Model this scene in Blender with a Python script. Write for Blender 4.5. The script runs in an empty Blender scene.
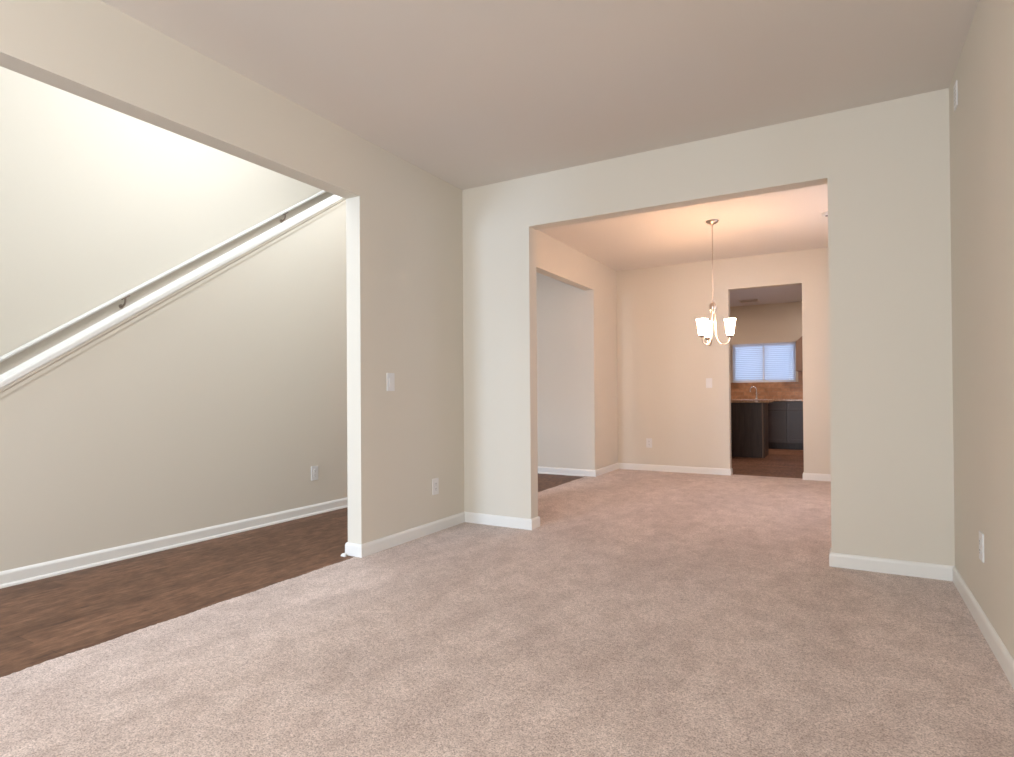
import bpy, bmesh, math, random
from mathutils import Vector, Matrix
random.seed(4)
SC = bpy.context.scene
COL = SC.collection
PI = math.pi

# ------------------------------------------------------------------ camera
def make_camera():
    yaw, pitch, roll = math.radians(29.6086), math.radians(0.4412), math.radians(0.3989)
    r0 = Vector((math.cos(yaw), math.sin(yaw), 0)); d0 = Vector((-math.sin(yaw), math.cos(yaw), 0)); z0 = Vector((0, 0, 1))
    fwd = d0 * math.cos(pitch) + z0 * math.sin(pitch)
    up0 = z0 * math.cos(pitch) - d0 * math.sin(pitch)
    R = r0 * math.cos(roll) - up0 * math.sin(roll)
    U = r0 * math.sin(roll) + up0 * math.cos(roll)
    cd = bpy.data.cameras.new('camera')
    cd.sensor_width = 36; cd.lens = 594.4035 / 1014 * 36
    cd.shift_x = 0.0; cd.shift_y = (388.3445 - 378.5) / 1014
    cd.clip_start = 0.02; cd.clip_end = 200
    c = bpy.data.objects.new('camera', cd); COL.objects.link(c)
    m = Matrix((R, U, -fwd)).transposed().to_4x4(); m.translation = Vector((0, 0, 1.061))
    c.matrix_world = m
    SC.camera = c
make_camera()

# ------------------------------------------------------------------ world, daylight, exposure
SC.view_settings.view_transform = 'Standard'
SC.view_settings.look = 'None'
SC.view_settings.gamma = 1
SC.view_settings.use_curve_mapping = False
SC.view_settings.exposure = 0.10
w = bpy.data.worlds.new('world'); SC.world = w; w.use_nodes = True
bg = w.node_tree.nodes['Background']
bg.inputs[0].default_value = (0.60, 0.76, 1.0, 1); bg.inputs[1].default_value = 1.3

def area(name, loc, direction, sx, sy, power, color):
    l = bpy.data.lights.new(name, 'AREA'); l.shape = 'RECTANGLE'; l.size = sx; l.size_y = sy
    l.energy = power; l.color = color
    o = bpy.data.objects.new(name, l); COL.objects.link(o); o.location = loc
    o.rotation_euler = Vector(direction).to_track_quat('-Z', 'Y').to_euler()
    return o
def lamp(name, loc, power, color, radius):
    l = bpy.data.lights.new(name, 'POINT'); l.energy = power; l.color = color; l.shadow_soft_size = radius
    o = bpy.data.objects.new(name, l); COL.objects.link(o); o.location = loc
    return o
DAY = (0.90, 0.96, 1.0)
# daylight outside the windows of the living room, foyer, dining room and kitchen
area('daylight_living', (-1.1, -2.74, 1.45), (0, 1, 0.0), 2.8, 1.9, 105, DAY)
area('living_side_fill', (0.68, -1.6, 1.5), (-1, 0.15, 0.0), 1.5, 1.6, 22, DAY)  # unseen side light added to brighten the left wall
area('daylight_foyer_door', (-3.6, -8.0, 1.4), (0, 1, 0), 2.2, 1.6, 740, (0.58, 0.76, 1.0))
area('daylight_foyer_high', (-3.9, -2.74, 4.1), (-.05, 1, -0.1), 1.7, 1.5, 70, (0.80, 0.90, 1.0))
area('daylight_dining', (0.68, 6.0, 1.45), (-1, 0, 0), 1.5, 1.4, 14, (0.75, 0.83, 1.0))
area('daylight_kitchen', (-1.365, 13.6, 1.9), (0, -1, -.1), 3.0, 2.4, 74, (0.60, 0.75, 1.0))
# unseen fill lights added to brighten the kitchen, outside what the doorway shows
area('kitchen_fill_light', (-2.6, 10.9, 2.70), (0, 0, -1), .25, .25, 24, (1.0, 0.74, 0.60))
area('kitchen_fill_light', (0.1, 10.9, 2.70), (0, 0, -1), .25, .25, 24, (1.0, 0.74, 0.60))
# unseen lamp added behind the camera to even out the living room light
lamp('living_fill_light', (-1.2, -1.1, 2.50), 26, (1.0, 0.92, 0.84), 0.15)
# lamp of the two-storey foyer
FOYER_LAMP = (-3.35, 3.1, 3.9)
lamp('foyer_lamp_light', FOYER_LAMP, 104, (0.79, 0.88, 1.0), 0.16)

# ------------------------------------------------------------------ materials
def mat(name, color, rough=0.5, metal=0.0, spec=0.3):
    m = bpy.data.materials.new(name); m.use_nodes = True
    b = m.node_tree.nodes['Principled BSDF']
    b.inputs['Base Color'].default_value = (*color, 1)
    b.inputs['Roughness'].default_value = rough
    b.inputs['Metallic'].default_value = metal
    b.inputs['Specular IOR Level'].default_value = spec
    return m
def N(m, t, **kw):
    n = m.node_tree.nodes.new(t)
    for k, v in kw.items():
        setattr(n, k, v)
    return n
def L(m, a, b): m.node_tree.links.new(a, b)
def coords(m, scale=(1, 1, 1), rot=(0, 0, 0)):
    tc = N(m, 'ShaderNodeTexCoord'); mp = N(m, 'ShaderNodeMapping')
    mp.inputs['Scale'].default_value = scale; mp.inputs['Rotation'].default_value = rot
    L(m, tc.outputs['Object'], mp.inputs['Vector'])
    return mp.outputs['Vector']
def noise(m, vec, scale, detail=2, rough=.5):
    n = N(m, 'ShaderNodeTexNoise'); n.inputs['Scale'].default_value = scale
    n.inputs['Detail'].default_value = detail; n.inputs['Roughness'].default_value = rough
    L(m, vec, n.inputs['Vector']); return n.outputs['Fac']
def ramp(m, fac, stops):
    r = N(m, 'ShaderNodeValToRGB'); e = r.color_ramp.elements
    while len(e) < len(stops): e.new(0.5)
    for i, (p, c) in enumerate(stops):
        e[i].position = p; e[i].color = (*c, 1)
    L(m, fac, r.inputs[0]); return r.outputs[0]
def mix(m, a, b, fac, mode='MIX'):
    n = N(m, 'ShaderNodeMix', data_type='RGBA', blend_type=mode)
    for s, v in ((n.inputs[0], fac), (n.inputs[6], a), (n.inputs[7], b)):
        if hasattr(v, 'is_linked'): L(m, v, s)
        elif isinstance(v, (int, float)): s.default_value = v
        else: s.default_value = (*v, 1)
    return n.outputs[2]
def bump(m, h, strength, dist):
    b = N(m, 'ShaderNodeBump'); b.inputs['Strength'].default_value = strength; b.inputs['Distance'].default_value = dist
    L(m, h, b.inputs['Height']); return b
def bsdf(m): return m.node_tree.nodes['Principled BSDF']

def paint(name, color, tex=0.12):
    m = mat(name, color, 0.75, 0, 0.2)
    v = coords(m)
    h = noise(m, v, 260, 2)
    L(m, bump(m, h, tex, 0.0012).outputs[0], bsdf(m).inputs['Normal'])
    return m
WALL = (0.74, 0.688, 0.598)
M_wall = paint('wall_paint', WALL)
M_ceil = paint('ceiling_paint', (0.775, 0.728, 0.675), 0.3)
M_kceil = paint('kitchen_ceiling_paint', (0.74, 0.73, 0.74), 0.3)
M_trim = mat('trim_paint', (0.86, 0.845, 0.81), 0.35, 0, 0.4)
M_plate = mat('plate_plastic', (0.80, 0.79, 0.78), 0.3, 0, 0.45)
M_slot = mat('slot_dark', (0.22, 0.20, 0.18), 0.6)
M_nickel = mat('brushed_nickel', (0.62, 0.53, 0.46), 0.28, 1.0)
M_bracket = mat('bracket_bronze', (0.36, 0.30, 0.25), 0.4, 0.6)
M_chrome = mat('faucet_chrome', (0.75, 0.75, 0.78), 0.12, 1.0)

def carpet_mat():
    m = mat('carpet_pile', (0.6, 0.5, 0.45), 0.95, 0, 0.05)
    v = coords(m)
    fine = noise(m, v, 190, 2, .6)
    clump = noise(m, v, 62, 3, .6)
    base = ramp(m, fine, [(0.30, (0.38, 0.305, 0.275)), (0.50, (0.73, 0.60, 0.54)), (0.70, (0.94, 0.80, 0.735))])
    c = mix(m, base, ramp(m, clump, [(0.36, (0.82, 0.80, 0.79)), (0.56, (1.0, 1.0, 1.0))]), 1.0, 'MULTIPLY')
    # pile leaning different ways: soft patches, footprints and vacuum tracks
    big = noise(m, coords(m, (1.0, 0.45, 1), (0, 0, 0.62)), 2.2, 2, .5)
    mid = noise(m, coords(m, (1.0, 0.7, 1), (0, 0, 0.4)), 9, 3, .6)
    c = mix(m, c, ramp(m, big, [(0.44, (0.91, 0.90, 0.895)), (0.54, (1.0, 1.0, 1.0))]), 1.0, 'MULTIPLY')
    c = mix(m, c, ramp(m, mid, [(0.36, (0.86, 0.84, 0.83)), (0.60, (1.0, 1.0, 1.0))]), 1.0, 'MULTIPLY')
    L(m, c, bsdf(m).inputs['Base Color'])
    hh = N(m, 'ShaderNodeMath', operation='ADD'); L(m, fine, hh.inputs[0]); L(m, clump, hh.inputs[1])
    L(m, bump(m, hh.outputs[0], 0.55, 0.004).outputs[0], bsdf(m).inputs['Normal'])
    bsdf(m).inputs['Sheen Weight'].default_value = 0.2
    return m
M_carpet = carpet_mat()

def wood_mat(name, lo, mid, hi, rot=PI / 2):
    m = mat(name, mid, 0.5, 0, 0.2)
    v = coords(m, (1, 1, 1), (0, 0, rot))
    br = N(m, 'ShaderNodeTexBrick'); br.offset = 0.37
    br.inputs['Scale'].default_value = 1.0
    br.inputs['Brick Width'].default_value = 1.22; br.inputs['Row Height'].default_value = 0.152
    br.inputs['Mortar Size'].default_value = 0.0012; br.inputs['Mortar Smooth'].default_value = 0.3
    br.inputs['Color1'].default_value = (0.82, 0.82, 0.82, 1); br.inputs['Color2'].default_value = (1.12, 1.12, 1.12, 1)
    br.inputs['Mortar'].default_value = (0.45, 0.45, 0.45, 1)
    L(m, v, br.inputs['Vector'])
    g = noise(m, coords(m, (8, 2.2, 1)), 4.0, 8, .74)
    g2 = noise(m, coords(m, (3.2, 1.4, 1)), 2.4, 4, .65)
    c = ramp(m, g, [(0.30, lo), (0.50, mid), (0.72, hi)])
    c2 = ramp(m, g2, [(0.3, (0.74, 0.70, 0.68)), (0.7, (1.12, 1.1, 1.08))])
    c = mix(m, c, c2, 1.0, 'MULTIPLY'); c = mix(m, c, br.outputs['Color'], 1.0, 'MULTIPLY')
    L(m, c, bsdf(m).inputs['Base Color'])
    L(m, bump(m, g, 0.25, 0.002).outputs[0], bsdf(m).inputs['Normal'])
    return m
M_wood = wood_mat('plank_floor', (0.070, 0.037, 0.023), (0.185, 0.098, 0.060), (0.31, 0.18, 0.115))
M_kfloor = wood_mat('kitchen_plank_floor', (0.10, 0.055, 0.036), (0.225, 0.125, 0.082), (0.33, 0.20, 0.135), 0)

def cab_mat():
    m = mat('espresso_cabinet', (0.035, 0.024, 0.022), 0.38, 0, 0.4)
    g = noise(m, coords(m, (12, 12, 1)), 4, 4)
    L(m, ramp(m, g, [(0.3, (0.036, 0.026, 0.026)), (0.7, (0.062, 0.045, 0.042))]), bsdf(m).inputs['Base Color'])
    return m
M_cab = cab_mat()
M_front = mat('espresso_door', (0.066, 0.054, 0.057), 0.35, 0, 0.45)
M_cab_edge = mat('cabinet_edge_wood', (0.22, 0.16, 0.125), 0.4)
M_upper = mat('wall_cabinet_wood', (0.30, 0.205, 0.155), 0.45)
def granite():
    m = mat('granite', (0.5, 0.36, 0.25), 0.2, 0, 0.5)
    a = noise(m, coords(m), 55, 5, .7); b = noise(m, coords(m), 9, 3)
    c = ramp(m, a, [(0.34, (0.12, 0.07, 0.05)), (0.48, (0.46, 0.30, 0.19)), (0.66, (0.75, 0.58, 0.42))])
    L(m, mix(m, c, (0.42, 0.26, 0.16), b), bsdf(m).inputs['Base Color'])
    return m
M_granite = granite()
def tile():
    m = mat('backsplash_tile', (0.4, 0.25, 0.16), 0.35)
    v = coords(m, (1, 1, 1), (PI / 2, 0, 0))
    br = N(m, 'ShaderNodeTexBrick'); br.offset = 0.5
    br.inputs['Scale'].default_value = 1; br.inputs['Brick Width'].default_value = 0.15; br.inputs['Row Height'].default_value = 0.075
    br.inputs['Mortar Size'].default_value = 0.003
    br.inputs['Color1'].default_value = (0.42, 0.235, 0.14, 1); br.inputs['Color2'].default_value = (0.54, 0.32, 0.195, 1)
    br.inputs['Mortar'].default_value = (0.40, 0.30, 0.22, 1)
    L(m, v, br.inputs['Vector'])
    n_ = noise(m, coords(m), 14, 4)
    c = mix(m, br.outputs['Color'], ramp(m, n_, [(0.3, (0.8, 0.76, 0.72)), (0.7, (1.1, 1.08, 1.05))]), 1.0, 'MULTIPLY')
    L(m, c, bsdf(m).inputs['Base Color'])
    return m
M_tile = tile()
def shade_mat():
    m = mat('frosted_shade_lit', (0.95, 0.93, 0.9), 0.4)
    b = bsdf(m); b.inputs['Emission Color'].default_value = (1.0, 0.60, 0.35, 1); b.inputs['Emission Strength'].default_value = 72.0
    return m
M_shade = shade_mat()
def slat_mat():
    m = mat('blind_slat', (0.85, 0.87, 0.92), 0.5)
    nt = m.node_tree; tr = N(m, 'ShaderNodeBsdfTranslucent'); tr.inputs[0].default_value = (0.9, 0.93, 1, 1)
    mx = N(m, 'ShaderNodeMixShader'); mx.inputs[0].default_value = 0.5
    out = nt.nodes['Material Output']
    L(m, bsdf(m).outputs[0], mx.inputs[1]); L(m, tr.outputs[0], mx.inputs[2]); L(m, mx.outputs[0], out.inputs[0])
    return m
M_slat = slat_mat()
def glass_mat():
    m = bpy.data.materials.new('window_glass'); m.use_nodes = True
    nt = m.node_tree; nt.nodes.remove(nt.nodes['Principled BSDF'])
    t = N(m, 'ShaderNodeBsdfTransparent'); g = N(m, 'ShaderNodeBsdfGlossy'); g.inputs['Roughness'].default_value = 0.02
    f = N(m, 'ShaderNodeFresnel'); mx = N(m, 'ShaderNodeMixShader')
    L(m, f.outputs[0], mx.inputs[0]); L(m, t.outputs[0], mx.inputs[1]); L(m, g.outputs[0], mx.inputs[2])
    L(m, mx.outputs[0], nt.nodes['Material Output'].inputs[0])
    return m
M_glass = glass_mat()

# ------------------------------------------------------------------ mesh helpers
def obj(name, bm, m, parent=None, kind=None, smooth=False, recalc=True):
    if recalc: bmesh.ops.recalc_face_normals(bm, faces=bm.faces)
    me = bpy.data.meshes.new(name); bm.to_mesh(me); bm.free()
    ms = m if isinstance(m, (list, tuple)) else [m]
    for x in ms: me.materials.append(x)
    if smooth:
        for p in me.polygons: p.use_smooth = True
        try: me.set_sharp_from_angle(angle=math.radians(40))
        except Exception: pass
    o = bpy.data.objects.new(name, me); COL.objects.link(o)
    if parent: o.parent = parent
    if kind: o['kind'] = kind
    return o
def struct(name, bm, m, parent=None, **k): return obj(name, bm, m, parent, 'structure', **k)
def thing(name, label, cat, loc=(0, 0, 0), rotz=0, group=None):
    o = bpy.data.objects.new(name, None); COL.objects.link(o); o.empty_display_size = .05
    o.location = loc; o.rotation_euler = (0, 0, rotz); o['label'] = label; o['category'] = cat
    if group: o['group'] = group
    return o
def tag(o, label, cat, group=None):
    o['label'] = label; o['category'] = cat
    if group: o['group'] = group
    return o
def copy_tree(o, parent=None):
    c = o.copy(); COL.objects.link(c); c.parent = parent
    for ch in list(o.children): copy_tree(ch, c)
    return c
def bx(bm, x0, x1, y0, y1, z0, z1, bevel=0, mi=0):
    x0, x1 = sorted((x0, x1)); y0, y1 = sorted((y0, y1)); z0, z1 = sorted((z0, z1))
    r = bmesh.ops.create_cube(bm, size=1)
    for v in r['verts']:
        v.co = Vector(((x0 + x1) / 2 + v.co.x * (x1 - x0), (y0 + y1) / 2 + v.co.y * (y1 - y0), (z0 + z1) / 2 + v.co.z * (z1 - z0)))
    fs = {f for v in r['verts'] for f in v.link_faces}
    for f in fs: f.material_index = mi
    if bevel:
        es = {e for v in r['verts'] for e in v.link_edges}
        bmesh.ops.bevel(bm, geom=list(es), offset=bevel, segments=2, affect='EDGES', profile=.5)
    return bm
def box(*a, **k): return bx(bmesh.new(), *a, **k)
def prism(bm, pts, axis, a0, a1):
    """extrude a closed 2-D outline along an axis: x (pts are y,z), y (pts are x,z), z (pts are x,y)"""
    f = {'x': lambda p, a: (a, p[0], p[1]), 'y': lambda p, a: (p[0], a, p[1]), 'z': lambda p, a: (p[0], p[1], a)}[axis]
    A = [bm.verts.new(f(p, a0)) for p in pts]; B = [bm.verts.new(f(p, a1)) for p in pts]
    n = len(pts)
    bm.faces.new(A); bm.faces.new(B[::-1])
    for i in range(n): bm.faces.new((A[i], B[i], B[(i + 1) % n], A[(i + 1) % n]))
    return bm
def tube(bm, pts, r, n=10, closed_ends=True):
    pts = [Vector(p) for p in pts]; rs = r if isinstance(r, (list, tuple)) else [r] * len(pts)
    rings = []; prev = None
    for i, p in enumerate(pts):
        t = (pts[min(i + 1, len(pts) - 1)] - pts[max(i - 1, 0)]).normalized()
        ref = prev if prev is not None else (Vector((1, 0, 0)) if abs(t.x) < .9 else Vector((0, 1, 0)))
        u = (ref - t * ref.dot(t)).normalized(); prev = u; v = t.cross(u)
        rings.append([bm.verts.new(p + (u * math.cos(2 * PI * k / n) + v * math.sin(2 * PI * k / n)) * rs[i]) for k in range(n)])
    for a, b in zip(rings, rings[1:]):
        for k in range(n): bm.faces.new((a[k], a[(k + 1) % n], b[(k + 1) % n], b[k]))
    if closed_ends: bm.faces.new(rings[0][::-1]); bm.faces.new(rings[-1])
    return bm
def lathe(bm, prof, c=(0, 0, 0), n=24, cap0=True, cap1=True):
    rings = [[bm.verts.new((c[0] + r * math.cos(2 * PI * k / n), c[1] + r * math.sin(2 * PI * k / n), c[2] + z)) for k in range(n)] for r, z in prof]
    for a, b in zip(rings, rings[1:]):
        for k in range(n): bm.faces.new((a[k], a[(k + 1) % n], b[(k + 1) % n], b[k]))
    if cap0: bm.faces.new(rings[0][::-1])
    if cap1: bm.faces.new(rings[-1])
    return bm
def wall(axis, p0, p1, u0, u1, z0, z1, holes=()):
    """a slab p0..p1 thick across AXIS, spanning u0..u1 and z0..z1, with real openings"""
    us = sorted({u0, u1, *[c for h in holes for c in h[:2] if u0 < c < u1]})
    zs = sorted({z0, z1, *[c for h in holes for c in h[2:] if z0 < c < z1]})
    solid = lambda i, j: 0 <= i < len(us) - 1 and 0 <= j < len(zs) - 1 and not any(
        h[0] <= (us[i] + us[i + 1]) / 2 <= h[1] and h[2] <= (zs[j] + zs[j + 1]) / 2 <= h[3] for h in holes)
    P = (lambda p, u, z: (p, u, z)) if axis == 'x' else (lambda p, u, z: (u, p, z))
    bm = bmesh.new()
    for i in range(len(us) - 1):
        for j in range(len(zs) - 1):
            if not solid(i, j): continue
            a, b, c, d = us[i], us[i + 1], zs[j], zs[j + 1]
            quads = [[P(p0, a, c), P(p0, b, c), P(p0, b, d), P(p0, a, d)], [P(p1, a, c), P(p1, a, d), P(p1, b, d), P(p1, b, c)]]
            for di, dj, e in ((-1, 0, ((a, c), (a, d))), (1, 0, ((b, d), (b, c))), (0, -1, ((b, c), (a, c))), (0, 1, ((a, d), (b, d)))):
                if not solid(i + di, j + dj):
                    (q, r), (s, t) = e; quads.append([P(p0, q, r), P(p0, s, t), P(p1, s, t), P(p1, q, r)])
            for q in quads: bm.faces.new([bm.verts.new(x) for x in q])
    bmesh.ops.remove_doubles(bm, verts=bm.verts, dist=1e-5)
    return bm
BB = [(0, 0), (.013, 0), (.013, .064), (.0105, .074), (.007, .080), (.003, .083), (0, .083)]
SHOE = [(.0, 0), (.026, 0), (.0255, .006), (.023, .012), (.019, .0165), (.013, .019), (0, .019)]
def sweep(path, prof, side=1, closed=False, z=0.0):
    """moulding along a wall line; SIDE=1: the room lies to the left of the walking direction"""
    bm = bmesh.new(); P = [Vector(p) for p in path]; n = len(P); rings = []
    for i in range(n):
        segs = []
        if closed or i > 0: segs.append((P[i] - P[i - 1]).normalized())
        if closed or i < n - 1: segs.append((P[(i + 1) % n] - P[i]).normalized())
        nr = [Vector((-s.y, s.x)) * side for s in segs]
        if len(nr) == 2:
            m_ = nr[0] + nr[1]; m_ = m_ / (m_.dot(nr[0]))
        else: m_ = nr[0]
        rings.append([bm.verts.new((P[i].x + m_.x * a, P[i].y + m_.y * a, z + b)) for a, b in prof])
    k = len(prof)
    for i in range(n if closed else n - 1):
        a, b = rings[i], rings[(i + 1) % n]
        for j in range(k): bm.faces.new((a[j], a[(j + 1) % k], b[(j + 1) % k], b[j]))
    if not closed: bm.faces.new(rings[0][::-1]); bm.faces.new(rings[-1])
    return bm

# ------------------------------------------------------------------ room shell
XL, XLo, XR = -2.733, -2.853, 0.52          # left wall (two faces), right wall
YB, YB2, YC = 4.084, 4.204, 7.897           # wall to the dining room, dining back wall
XF, XS = -4.09, -5.17                       # foyer wall under the stairs, stairwell wall
YR, YH, YK = -2.6, 7.03, 12.45              # front wall, end of the hallway, kitchen window wall
HC, ZO, HT = 2.74, 2.35, 5.4                # ceiling, head of the openings, two-storey ceiling
AX0, AX1 = -2.115, -0.079                   # dining opening
KX0, KX1 = -1.267, -0.434                   # kitchen doorway
JY = 2.886                                  # jamb of the foyer opening

struct('wall_left', wall('x', XLo, XL, YR, YB + .06, 0, HT, [(-0.9, JY, -1, ZO)]), M_wall)
struct('wall_dining_left', wall('x', XLo, XL, YB + .06, YC + .12, 0, HT, [(4.9, YH, -1, ZO)]), M_wall)
struct('wall_back', wall('y', YB, YB2, XL, XR + .001, 0, HC, [(AX0, AX1, -1, ZO)]), M_wall)
struct('wall_right', wall('x', XR, XR + .12, YR - .12, YC + .12, 0, HC, [(5.2, 6.8, .7, 2.2), (-2.4, -.8, .65, 2.35)]), M_wall)
struct('wall_front', wall('y', YR - .12, YR, XS - .12, XR, 0, HT, [(-2.5, .3, .5, 2.4), (-3.95, -3.0, .35, 2.3), (-4.75, -3.05, 3.3, 4.9)]), M_wall)
struct('wall_dining_back', wall('y', YC, YC + .12, XL, XR + .001, 0, HC, [(KX0, KX1, -1, ZO)]), M_wall)
struct('wall_hallway_end', wall('y', YH, YH + .12, XS - .12, XLo, 0, HT), M_wall)
# knee wall under the stair cap, sloping with the stairs
CAP0, SL = 1.147 - 0.690 * 1.481, 0.690     # cap top on the room side: z = CAP0 + SL*y
capz = lambda y: CAP0 + SL * y
KNEE = bmesh.new(); prism(KNEE, [(1.2, 0), (YH, 0), (YH, HT), (4.75, HT), (4.75, capz(4.75) - .03), (1.2, capz(1.2) - .03)], 'x', XF, XF - .12)
struct('wall_foyer', KNEE, M_wall)
struct('wall_light_blocker', wall('x', XLo, XL, -8.2, YR - .12, 0, 3.2), M_wall)  # unseen slab added to keep the foyer door light off the living window
struct('wall_stairwell', wall('x', XS - .12, XS, YR, YH, 0, HT), M_wall)
struct('ceiling', box(XL, XR, YR, YB, HC, HC + .12), M_ceil)
struct('ceiling_dining', box(XL, XR, YB2, YC, HC, HC + .12), M_ceil)
struct('ceiling_foyer', box(XS - .12, XL, YR - .12, YH + .12, HT, HT + .12), M_ceil)
struct('ceiling_hallway', box(XF, XLo, 4.6, YH, 2.74, 2.86), M_ceil)
struct('wall_hallway_upper', box(XF, XLo, 4.6, 4.7, 2.86, HT), M_wall)
# kitchen shell
struct('wall_kitchen_back', wall('y', YK, YK + .14, -4.2, 0.8, 0, HC, [(-1.93, -0.80, 1.23, 1.99)]), M_wall)
struct('wall_kitchen_left', box(-4.3, -4.2, YC + .12, YK + .14, 0, HC), M_wall)
struct('wall_kitchen_right', box(0.8, 0.9, YC + .12, YK + .14, 0, HC), M_wall)
struct('wall_kitchen_front', box(-4.2, XL, YC, YC + .12, 0, HC), M_wall)
struct('wall_kitchen_corner', box(XR + .12, .9, YC, YC + .12, 0, HC), M_wall)
struct('ceiling_kitchen', box(-4.3, .9, YC + .12, YK + .14, HC, HC + .12), M_kceil)

# floors
struct('floor_foyer', box(XS, -2.74, YR, YH, -.12, 0.0), M_wood)
struct('floor_kitchen', box(-4.3, .9, YC + .03, YK, -.12, 0.0), M_kfloor)
def carpet():
    bm = bmesh.new(); zt = .004
    xa, xb = -2.775, -2.842
    out = [(XL + .001, YR)]
    def edge(x, y0, y1):
        n = int(abs(y1 - y0) / .012)
        for i in range(n + 1):
            out.append((x + random.uniform(-.004, .004) + .004 * math.sin(i * .21), y0 + (y1 - y0) * i / n))
    out = [(XR, YR)]
    out += [(-2.74, YR), (-2.74, -.9)]
    edge(xa, -.89, JY - .001)
    out += [(-2.74, JY), (-2.74, 4.9)]
    edge(xb, 4.91, YH - .002)
    out += [(-2.74, YH), (-2.74, YC)]
    out += [(KX0, YC)]
    n = 60
    for i in range(n + 1): out.append((KX0 + .001 + (KX1 - KX0 - .002) * i / n, YC + .1 + random.uniform(-.004, .004)))
    out += [(KX1, YC), (XR, YC)]
    prism(bm, out, 'z', zt, -.05)
    bmesh.ops.triangulate(bm, faces=[f for f in bm.faces if len(f.verts) > 4])
    return bm
struct('floor', carpet(), M_carpet)

# baseboards
struct('baseboard_left', sweep([(XLo, JY), (XL, JY), (XL, YB), (AX0, YB), (AX0, YB2), (XL, YB2), (XL, 4.9), (XLo, 4.9)], BB, -1, True, .004), M_trim)
struct('baseboard_left_shoe', sweep([(XLo, 4.9 + .013), (XLo, JY - .013), (XLo + .012, JY - .013)], [(a + .0, b) for a, b in [(.013, 0), (.026, 0), (.0255, .006), (.023, .012), (.019, .0165), (.013, .019)]], -1, False, 0), M_trim)
struct('baseboard_right', sweep([(XR, YR), (XR, YB), (AX1, YB), (AX1, YB2), (XR, YB2), (XR, YC), (KX1, YC), (KX1, YC + .12)], BB, 1, False, .004), M_trim)
struct('baseboard_dining_back', sweep([(KX0, YC + .12), (KX0, YC), (XL, YC), (XL, YH), (XF, YH)], BB, 1, False, .004), M_trim)
struct('baseboard_foyer', sweep([(XF, YH), (XF, 1.2), (XF - .12, 1.2)], [(0, 0), (.014, 0), (.014, .068), (.0125, .074), (.0065, .082), (.0, .088)], 1), M_trim)
struct('baseboard_foyer_shoe', sweep([(XF + .0, YH), (XF, 1.2), (XF - .12, 1.2)], [(.014, 0), (.028, 0), (.0275, .006), (.025, .012), (.021, .0165), (.014, .019)], 1), M_trim)
struct('baseboard_hall_shoe', sweep([(XLo - .02, YH), (XF, YH)], [(.013, 0), (.026, 0), (.0255, .006), (.023, .012), (.019, .0165), (.013, .019)], 1), M_trim)

# stair cap: board and bed moulding running up the knee wall
ya, yb_ = 1.18, 4.75
def sloped(x0, x1, top, bot):
    bm = bmesh.new()
    prism(bm, [(ya, capz(ya) + bot), (yb_, capz(yb_) + bot), (yb_, capz(yb_) + top), (ya, capz(ya) + top)], 'x', x0, x1)
    return bm
b_ = sloped(XF - .145, XF + .022, 0.0, -.044)
bmesh.ops.bevel(b_, geom=[e for e in b_.edges if abs((e.verts[0].co - e.verts[1].co).x) < 1e-6 and abs((e.verts[0].co - e.verts[1].co).y) > 1], offset=.006, segments=3, affect='EDGES')
struct('trim_1', b_, M_trim)
b2 = bmesh.new()
for s in (1, -1):
    xw = XF if s > 0 else XF - .12
    prof = [(0, -.044), (.014, -.044), (.014, -.060), (.006, -.072), (.006, -.098), (0, -.098)]
    A = [b2.verts.new((xw + s * a, ya, capz(ya) + b)) for a, b in prof]; B = [b2.verts.new((xw + s * a, yb_, capz(yb_) + b)) for a, b in prof]
    for i in range(6): b2.faces.new((A[i], B[i], B[(i + 1) % 6], A[(i + 1) % 6]))
    b2.faces.new(A); b2.faces.new(B[::-1])
struct('trim_2', b2, M_wall)

# the flight of stairs behind the knee wall
st = bmesh.new(); pts = []
run = .27; rise = run * SL; y = 1.32; z = 0; pts.append((y, 0))
while z < 2.6:
    z += rise; pts.append((y, z)); y += run; pts.append((y, z))
pts.append((y, z - .35)); pts.append((2.1, 0))
prism(st, pts, 'x', XS, XF - .12)
struct('stair_flight', st, M_carpet)

# stair handrail on the far wall
hr = thing('handrail', 'white painted stair handrail climbing the bright stairwell wall on dark brackets', 'handrail', (XS, 1.0, 0))
RX = -5.085
rz = lambda yy: 1.885 + .688 * (yy - 2.649)
pr = [(-.0, 0), (.008, .014), (.008, .03), (-.002, .044), (-.020, .05), (-.038, .044), (-.048, .03), (-.048, .014), (-.040, 0)]
rb = bmesh.new()
rr = [[rb.verts.new((RX + a - XS, yy - 1.0, rz(yy) - .037 + b * .74)) for a, b in pr] for yy in (1.0, 5.9)]
for i in range(9): rb.faces.new((rr[0][i], rr[1][i], rr[1][(i + 1) % 9], rr[0][(i + 1) % 9]))
rb.faces.new(rr[0]); rb.faces.new(rr[1][::-1])
obj('rail', rb, M_trim, hr)
for yy in (1.075, 2.68, 4.283, 5.6):
    k = bmesh.new(); z0 = rz(yy) - .037; cx = RX - .02 - XS; y_ = yy - 1.0
    tube(k, [(.004, y_, z0 - .075), (.03, y_, z0 - .075), (cx - .012, y_, z0 - .062), (cx, y_, z0 - .04), (cx, y_, z0 - .004)], .008, 8)
    tube(k, [(0, y_, z0 - .075), (.006, y_, z0 - .075)], .018, 14)
    tube(k, [(cx, y_ - .03, z0 - .0225), (cx, y_ + .03, z0 + .0175)], .011, 8)
    obj('bracket', k, M_bracket, hr, smooth=True)

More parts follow.
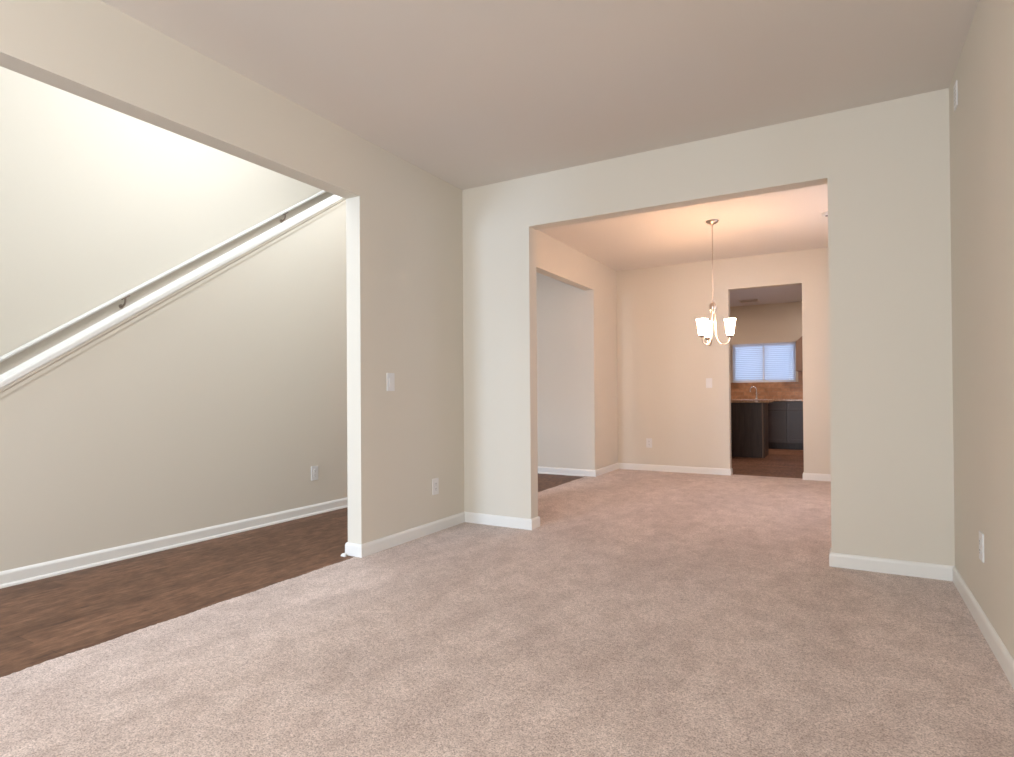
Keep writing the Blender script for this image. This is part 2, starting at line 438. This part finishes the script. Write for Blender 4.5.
# ------------------------------------------------------------------ windows (front ones are behind the camera)
def window(name, axis, p, u0, u1, z0, z1, mull=1, t=.045, glass=True):
    bm = bmesh.new()
    def b(a0, a1, c0, c1, th=t):
        if axis == 'y': bx(bm, a0, a1, p - th / 2, p + th / 2, c0, c1)
        else: bx(bm, p - th / 2, p + th / 2, a0, a1, c0, c1)
    w_ = .045
    b(u0, u0 + w_, z0, z1); b(u1 - w_, u1, z0, z1); b(u0 + w_, u1 - w_, z0, z0 + w_); b(u0 + w_, u1 - w_, z1 - w_, z1)
    for i in range(1, mull + 1):
        c = u0 + (u1 - u0) * i / (mull + 1); b(c - .02, c + .02, z0 + w_, z1 - w_)
    o = struct(name, bm, M_trim)
    if glass:
        g = bmesh.new()
        if axis == 'y': bx(g, u0 + w_, u1 - w_, p - .003, p + .003, z0 + w_, z1 - w_)
        else: bx(g, p - .003, p + .003, u0 + w_, u1 - w_, z0 + w_, z1 - w_)
        gp = struct('window_pane', g, M_glass, o)
    return o
window('window_1', 'y', YK + .09, -1.93, -.80, 1.23, 1.99, 1)
window('window_2', 'y', YR - .06, -2.5, .3, .5, 2.4, 2, glass=False)
window('window_3', 'y', YR - .06, -4.75, -3.05, 3.3, 4.9, 1, glass=False)
window('window_4', 'y', YR - .06, -3.95, -3.0, .35, 2.3, 0, glass=False)
window('window_added_side', 'x', XR + .06, -2.4, -.8, .65, 2.35, 1, glass=False)  # unseen window added as the opening for the side fill light
window('window_5', 'x', XR + .06, 5.2, 6.8, .7, 2.2, 1, glass=False)

# ------------------------------------------------------------------ wall plates
def plate_mesh(w_, h_, d=.007):
    return bx(bmesh.new(), -w_ / 2, w_ / 2, -d, 0, -h_ / 2, h_ / 2, .002)
def outlet(loc, rotz, label, slots=True, w_=.078, h_=.124, group=None):
    t = thing('wall_outlet', label, 'outlet', loc, rotz, group)
    obj('cover_plate', plate_mesh(w_, h_), M_plate, t)
    for s in (-1, 1):
        b = bmesh.new(); c = s * .0195
        pts = [(.0165 * math.cos(a) * 1.0, c + max(-.0135, min(.0135, .0165 * math.sin(a)))) for a in [2 * PI * i / 20 for i in range(20)]]
        prism(b, pts, 'y', -.0095, -.006)
        r = obj('receptacle', b, M_plate, t)
        h = bmesh.new()
        for dx in (-.0065, .0065): bx(h, dx - .0013, dx + .0013, -.0102, -.0092, c - .001, c + .008)
        bx(h, -.0025, .0025, -.0102, -.0092, c - .010, c - .006)
        obj('slots', h, M_slot, r)
    return t
def switch(loc, rotz, label):
    t = thing('light_switch', label, 'switch', loc, rotz)
    obj('cover_plate', plate_mesh(.078, .124), M_plate, t)
    b = bmesh.new(); prism(b, [(-.007, -.033), (-.0095, -.033), (-.0125, 0), (-.009, .033), (-.007, .033)], 'x', -.0165, .0165)
    obj('rocker', b, M_plate, t)
    return t
# local -Y faces the room
RL, RRt, RB = PI / 2, -PI / 2, 0
switch((XL, 3.175, 1.142), RL, 'white light switch on the wall between the foyer opening and the corner')
outlet((XL, 3.684, .350), RL, 'white outlet low on the wall below the living room light switch')
outlet((XF, 3.735, .363), RL, 'white double outlet on the foyer wall below the stairs')
outlet((XR, 3.31, .370), RRt, 'white outlet seen edge-on low on the plain right wall')
outlet((-2.294, YC, .374), RB, 'white outlet near the left corner of the dining room back wall')
switch((-1.51, YC, 1.170), RB, 'white light switch beside the kitchen doorway')
dc = thing('chime_cover', 'small white cover high on the right wall just under the ceiling', 'chime', (XR, 3.837, 2.59), RRt)
obj('cover', bx(bmesh.new(), -.042, .042, -.007, 0, -.065, .065, .003), M_plate, dc)
g_ = bmesh.new()
for i in range(5): bx(g_, -.025, .025, -.0073, -.0065, -.04 + i * .02, -.038 + i * .02)
obj('grille', g_, M_slot, dc)
sd = thing('smoke_detector', 'round white smoke detector on the dining room ceiling by the opening edge', 'smoke detector', (-.131, 6.36, HC))
obj('housing', lathe(bmesh.new(), [(.045, 0), (.045, -.010), (.040, -.020), (.030, -.027), (.0, -.036)][:4], cap0=True, cap1=True), M_plate, sd, smooth=True)
obj('sensor_cap', lathe(bmesh.new(), [(.014, -.026), (.012, -.034)], n=16), mat('sensor_grey', (.25, .22, .22), .5), sd, smooth=True)

# ------------------------------------------------------------------ chandelier
ch = thing('chandelier', 'brushed nickel three-arm chandelier with lit frosted glass shades hanging in the dining room', 'chandelier', (-1.120, 6.083, HC))
Z = lambda z: z - HC
obj('canopy', lathe(bmesh.new(), [(.060, 0), (.060, -.006), (.054, -.016), (.040, -.026), (.018, -.033), (.007, -.040), (.006, -.062)]), M_nickel, ch, smooth=True)
stem = bmesh.new(); tube(stem, [(0, 0, -.06), (0, 0, -.44)], .0045, 10)
zc = -.445; i = 0
while zc > Z(1.955):                                      # chain links down to the hub
    pts = []
    for k in range(15):
        a = 2 * PI * k / 14; u, v = .006 * math.cos(a), .013 * math.sin(a)
        pts.append((u, 0, zc - .010 + v) if i % 2 else (0, u, zc - .010 + v))
    tube(stem, pts, .0018, 6); zc -= .0205; i += 1
obj('stem', stem, M_nickel, ch, smooth=True)
obj('hub', lathe(bmesh.new(), [(.003, Z(1.965)), (.009, Z(1.958)), (.007, Z(1.945)), (.012, Z(1.937)), (.026, Z(1.925)), (.034, Z(1.905)), (.034, Z(1.885)), (.030, Z(1.868)), (.031, Z(1.862)), (.022, Z(1.855)), (.020, Z(1.835)), (.004, Z(1.83))]), M_nickel, ch, smooth=True)
yaw = math.radians(10.5)
for deg in (-10, -130, 110):
    a = math.radians(deg) + yaw; ux, uy = math.cos(a), math.sin(a)
    P3 = lambda r, z: (ux * r, uy * r, Z(z))
    prof = [(.014, 1.85), (.020, 1.80), (.022, 1.74), (.023, 1.68), (.026, 1.625), (.036, 1.575), (.056, 1.540), (.084, 1.523), (.112, 1.522), (.138, 1.533), (.149, 1.552), (.154, 1.572), (.158, 1.592)]
    pp = []
    for q in range(len(prof) - 1):
        for s in range(3):
            f = s / 3; p0 = prof[max(q - 1, 0)]; p1 = prof[q]; p2 = prof[q + 1]; p3 = prof[min(q + 2, len(prof) - 1)]
            cr = lambda k: .5 * ((2 * p1[k]) + (-p0[k] + p2[k]) * f + (2 * p0[k] - 5 * p1[k] + 4 * p2[k] - p3[k]) * f * f + (-p0[k] + 3 * p1[k] - 3 * p2[k] + p3[k]) * f ** 3)
            pp.append(P3(cr(0), cr(1)))
    pp.append(P3(*prof[-1]))
    arm = obj('arm', tube(bmesh.new(), pp, .0058, 10), M_nickel, ch, smooth=True)
    c = (ux * .158, uy * .158, 0)
    obj('shade_holder', lathe(bmesh.new(), [(.006, Z(1.580)), (.012, Z(1.584)), (.026, Z(1.594)), (.030, Z(1.604)), (.030, Z(1.608))], c), M_nickel, arm, smooth=True)
    obj('candle_socket', lathe(bmesh.new(), [(.013, Z(1.606)), (.013, Z(1.64))], c, 14), M_plate, arm, smooth=True)
    sh = lathe(bmesh.new(), [(r_ * .86, z_) for r_, z_ in [(.012, Z(1.6095)), (.032, Z(1.609)), (.037, Z(1.613)), (.042, Z(1.65)), (.049, Z(1.70)), (.058, Z(1.75)), (.064, Z(1.764)), (.061, Z(1.764)), (.055, Z(1.75)), (.048, Z(1.70)), (.042, Z(1.65)), (.037, Z(1.617)), (.012, Z(1.613))]], c, 28, False, False)
    obj('glass_shade', sh, M_shade, ch, smooth=True)
    lamp('chandelier_bulb', (-1.120 + c[0], 6.083 + c[1], 1.765), 1.6, (1.0, 0.58, 0.32), .04)

# unseen fixture added for the living room fill light, behind the camera
ll = thing('fill_lamp', 'unseen round fixture added for the fill light on the living room ceiling behind the viewer', 'lamp', (-1.2, -1.1, HC))
obj('fill_lamp_base', lathe(bmesh.new(), [(.16, 0), (.16, -.02), (.15, -.03)]), M_nickel, ll, smooth=True)

# foyer lamp above the frame
fl = thing('foyer_pendant', 'pendant lamp hanging high in the two-storey foyer', 'lamp', (FOYER_LAMP[0], FOYER_LAMP[1], HT))
obj('pendant_canopy', lathe(bmesh.new(), [(.07, 0), (.07, -.02), (.02, -.04)]), M_nickel, fl)
obj('pendant_rod', tube(bmesh.new(), [(0, 0, -.04), (0, 0, -1.2)], .008), M_nickel, fl)
obj('pendant_ring', tube(bmesh.new(), [(.2 * math.cos(k * PI / 12), .2 * math.sin(k * PI / 12), -1.2) for k in range(25)], .01, 8), M_nickel, fl)
obj('pendant_spoke', bx(bmesh.new(), -.2, .2, -.006, .006, -1.21, -1.195), M_nickel, fl)

# ------------------------------------------------------------------ kitchen
CF = 11.84
def door_panel(bm, x0, x1, z0, z1, yf, fw=.055):
    """shaker style front: frame with a recessed panel"""
    bx(bm, x0, x0 + fw, yf - .02, yf, z0, z1); bx(bm, x1 - fw, x1, yf - .02, yf, z0, z1)
    bx(bm, x0 + fw, x1 - fw, yf - .02, yf, z0, z0 + fw); bx(bm, x0 + fw, x1 - fw, yf - .02, yf, z1 - fw, z1)
    bx(bm, x0 + fw, x1 - fw, yf - .003, yf, z0 + fw, z1 - fw)
    return bm
def base_cabinet(x0, x1, label):
    t = thing('base_cabinet', label, 'cabinet', ((x0 + x1) / 2, YK, 0), 0, 'base cabinets under the kitchen window')
    hw = (x1 - x0) / 2; f = CF - YK
    b = bmesh.new(); bx(b, -hw, hw, f, -.002, .11, .875); bx(b, -hw, hw, f + .07, -.002, 0, .11)
    obj('body', b, M_cab, t)
    b = bmesh.new(); door_panel(b, -hw + .008, hw - .008, .71, .86, f, .03); obj('drawer', b, M_front, t)
    b = bmesh.new(); door_panel(b, -hw + .008, hw - .008, .125, .695, f, .06); obj('door', b, M_front, t)
    return t
base_cabinet(-0.92, -0.46, 'dark kitchen base cabinet nearest the right side of the doorway')
base_cabinet(-1.38, -0.92, 'dark kitchen base cabinet between the peninsula end and the next unit')
base_cabinet(-1.84, -1.38, 'dark kitchen base cabinet hidden mostly behind the peninsula')
tag(obj('countertop', bx(bmesh.new(), -2.4, 0.3, CF - .03, YK, .876, .914, .006), M_granite), 'brown granite worktop running under the kitchen window', 'countertop')
struct('trim_3', box(-2.6, 0.5, YK - .012, YK, .914, 1.23), M_tile)
struct('trim_4', wall('y', YK - .012, YK, -2.6, -1.97, 1.23, 1.43), M_tile)
struct('trim_5', wall('y', YK - .012, YK, -.76, .5, 1.23, 1.43), M_tile)

pn = thing('peninsula_cabinet', 'dark flat-panelled kitchen peninsula standing inside the doorway', 'cabinet', (-1.13, 10.22, 0))
b = bmesh.new(); bx(b, -1.6, -.004, .004, .62, .0, .878); obj('body', b, M_cab, pn)
b = bmesh.new(); bx(b, -1.6, -.02, -.012, .004, .0, .878); obj('back_panel', b, M_cab, pn)
b = bmesh.new(); bx(b, -.02, .0, -.016, .62, 0, .878, .002); obj('end_stile', b, M_cab_edge, pn)
b = bmesh.new(); bx(b, 0, .009, .02, .62, 0.0, .87); obj('end_panel', b, M_cab, pn)
pc = bmesh.new(); pts = [(-2.75, 10.02), (-1.22, 10.02)]
for k in range(1, 9):
    a = -PI / 2 + k * PI / 16; pts.append((-1.22 + .18 * math.cos(a), 10.20 + .18 * math.sin(a)))
pts += [(-1.04, 10.86), (-2.75, 10.86)]
prism(pc, pts, 'z', .880, .920)
tag(obj('peninsula_countertop', pc, M_granite), 'speckled brown granite top with a rounded end on the dark peninsula', 'countertop')

fa = thing('kitchen_faucet', 'chrome gooseneck faucet behind the peninsula below the kitchen window', 'faucet', (-1.47, 12.25, .914))
obj('faucet_base', lathe(bmesh.new(), [(.028, 0), (.028, .01), (.018, .03), (.015, .08)]), M_chrome, fa, smooth=True)
obj('spout', tube(bmesh.new(), [(0, 0, .07), (0, 0, .17)] + [(-.055 * (1 - math.cos(k * PI / 10)) * 1.0, -.02 * k / 10, .17 + .06 * math.sin(k * PI / 10)) for k in range(1, 11)] + [(-.11, -.02, .13)], .011, 10), M_chrome, fa, smooth=True)
obj('faucet_handle', tube(bmesh.new(), [(.012, 0, .07), (.05, 0, .11)], .008, 8), M_chrome, fa, smooth=True)

def wall_cabinet(x0, x1, label, cut=False):
    t = thing('wall_cabinet', label, 'cabinet', ((x0 + x1) / 2, YK, 0))
    hw = (x1 - x0) / 2; f = -.33
    b = bmesh.new()
    if cut: prism(b, [(-hw, 1.43), (hw, 1.43), (hw, 2.09), (-hw + .13, 2.09), (-hw, 1.965)], 'y', f, -.002)
    else: bx(b, -hw, hw, f, -.002, 1.43, 2.02)
    obj('body', b, M_upper, t)
    b = bmesh.new(); door_panel(b, -hw + .02 + (.13 if cut else 0), hw - .01, 1.45, 2.0, f, .05); obj('door', b, M_upper, t)
    if cut: obj('crown', bx(bmesh.new(), -hw + .11, hw, f - .02, -.002, 2.09, 2.12), M_cab, t)
    return t
wall_cabinet(-2.45, -1.985, 'brown kitchen wall cabinet on the far side of the window, mostly behind the door jamb')
wall_cabinet(-.775, -.30, 'brown kitchen wall cabinet with a sloped top corner beside the window blinds', True)

def blind(x0, x1, label):
    t = thing('window_blind', label, 'blind', ((x0 + x1) / 2, YK + .02, 1.975), 0, 'white blinds of the kitchen window')
    hw = (x1 - x0) / 2
    obj('headrail', bx(bmesh.new(), -hw, hw, -.02, .02, -.022, .012), M_slat, t)
    s = bmesh.new(); n = 18; ang = math.radians(40)
    for i in range(n):
        zc = -.045 - i * .0375
        a = [(math.cos(ang) * u - math.sin(ang) * v, math.sin(ang) * u + math.cos(ang) * v) for u, v in ((-.022, -.001), (.022, -.001), (.022, .001), (-.022, .001))]
        prism(s, [(-p, zc + q) for p, q in a], 'x', -hw + .004, hw - .004)
    obj('slats', s, M_slat, t)
    obj('bottom_rail', bx(bmesh.new(), -hw + .004, hw - .004, -.014, .014, -.735, -.718), M_slat, t)
    for dx in (-hw * .6, hw * .6):
        obj('cord', tube(bmesh.new(), [(dx, -.024, -.02), (dx, -.024, -.72)], .0018, 6), M_slat, t)
    return t
blind(-1.925, -1.372, 'white slatted blind over the window half nearer the chandelier')
blind(-1.362, -.805, 'white slatted blind over the window half above the base cabinets')

cv = thing('ceiling_vent', 'small slatted air vent in the kitchen ceiling', 'vent', (-1.53, 11.8, HC))
b = bmesh.new()
for a in ((-.17, .17, -.13, -.105), (-.17, .17, .105, .13), (-.17, -.145, -.105, .105), (.145, .17, -.105, .105)): bx(b, *a, -.012, 0)
obj('vent_frame', b, M_ceil, cv)
b = bmesh.new(); bx(b, -.145, .145, -.105, .105, -.003, 0); obj('vent_backing', b, M_slot, cv)
b = bmesh.new()
for i in range(8): prism(b, [(-.095 + i * .027 + p, q) for p, q in ((-.006, -.010), (.006, -.004), (.0065, -.005), (-.0055, -.011))], 'x', -.145, .145)
obj('vent_slats', b, M_ceil, cv)
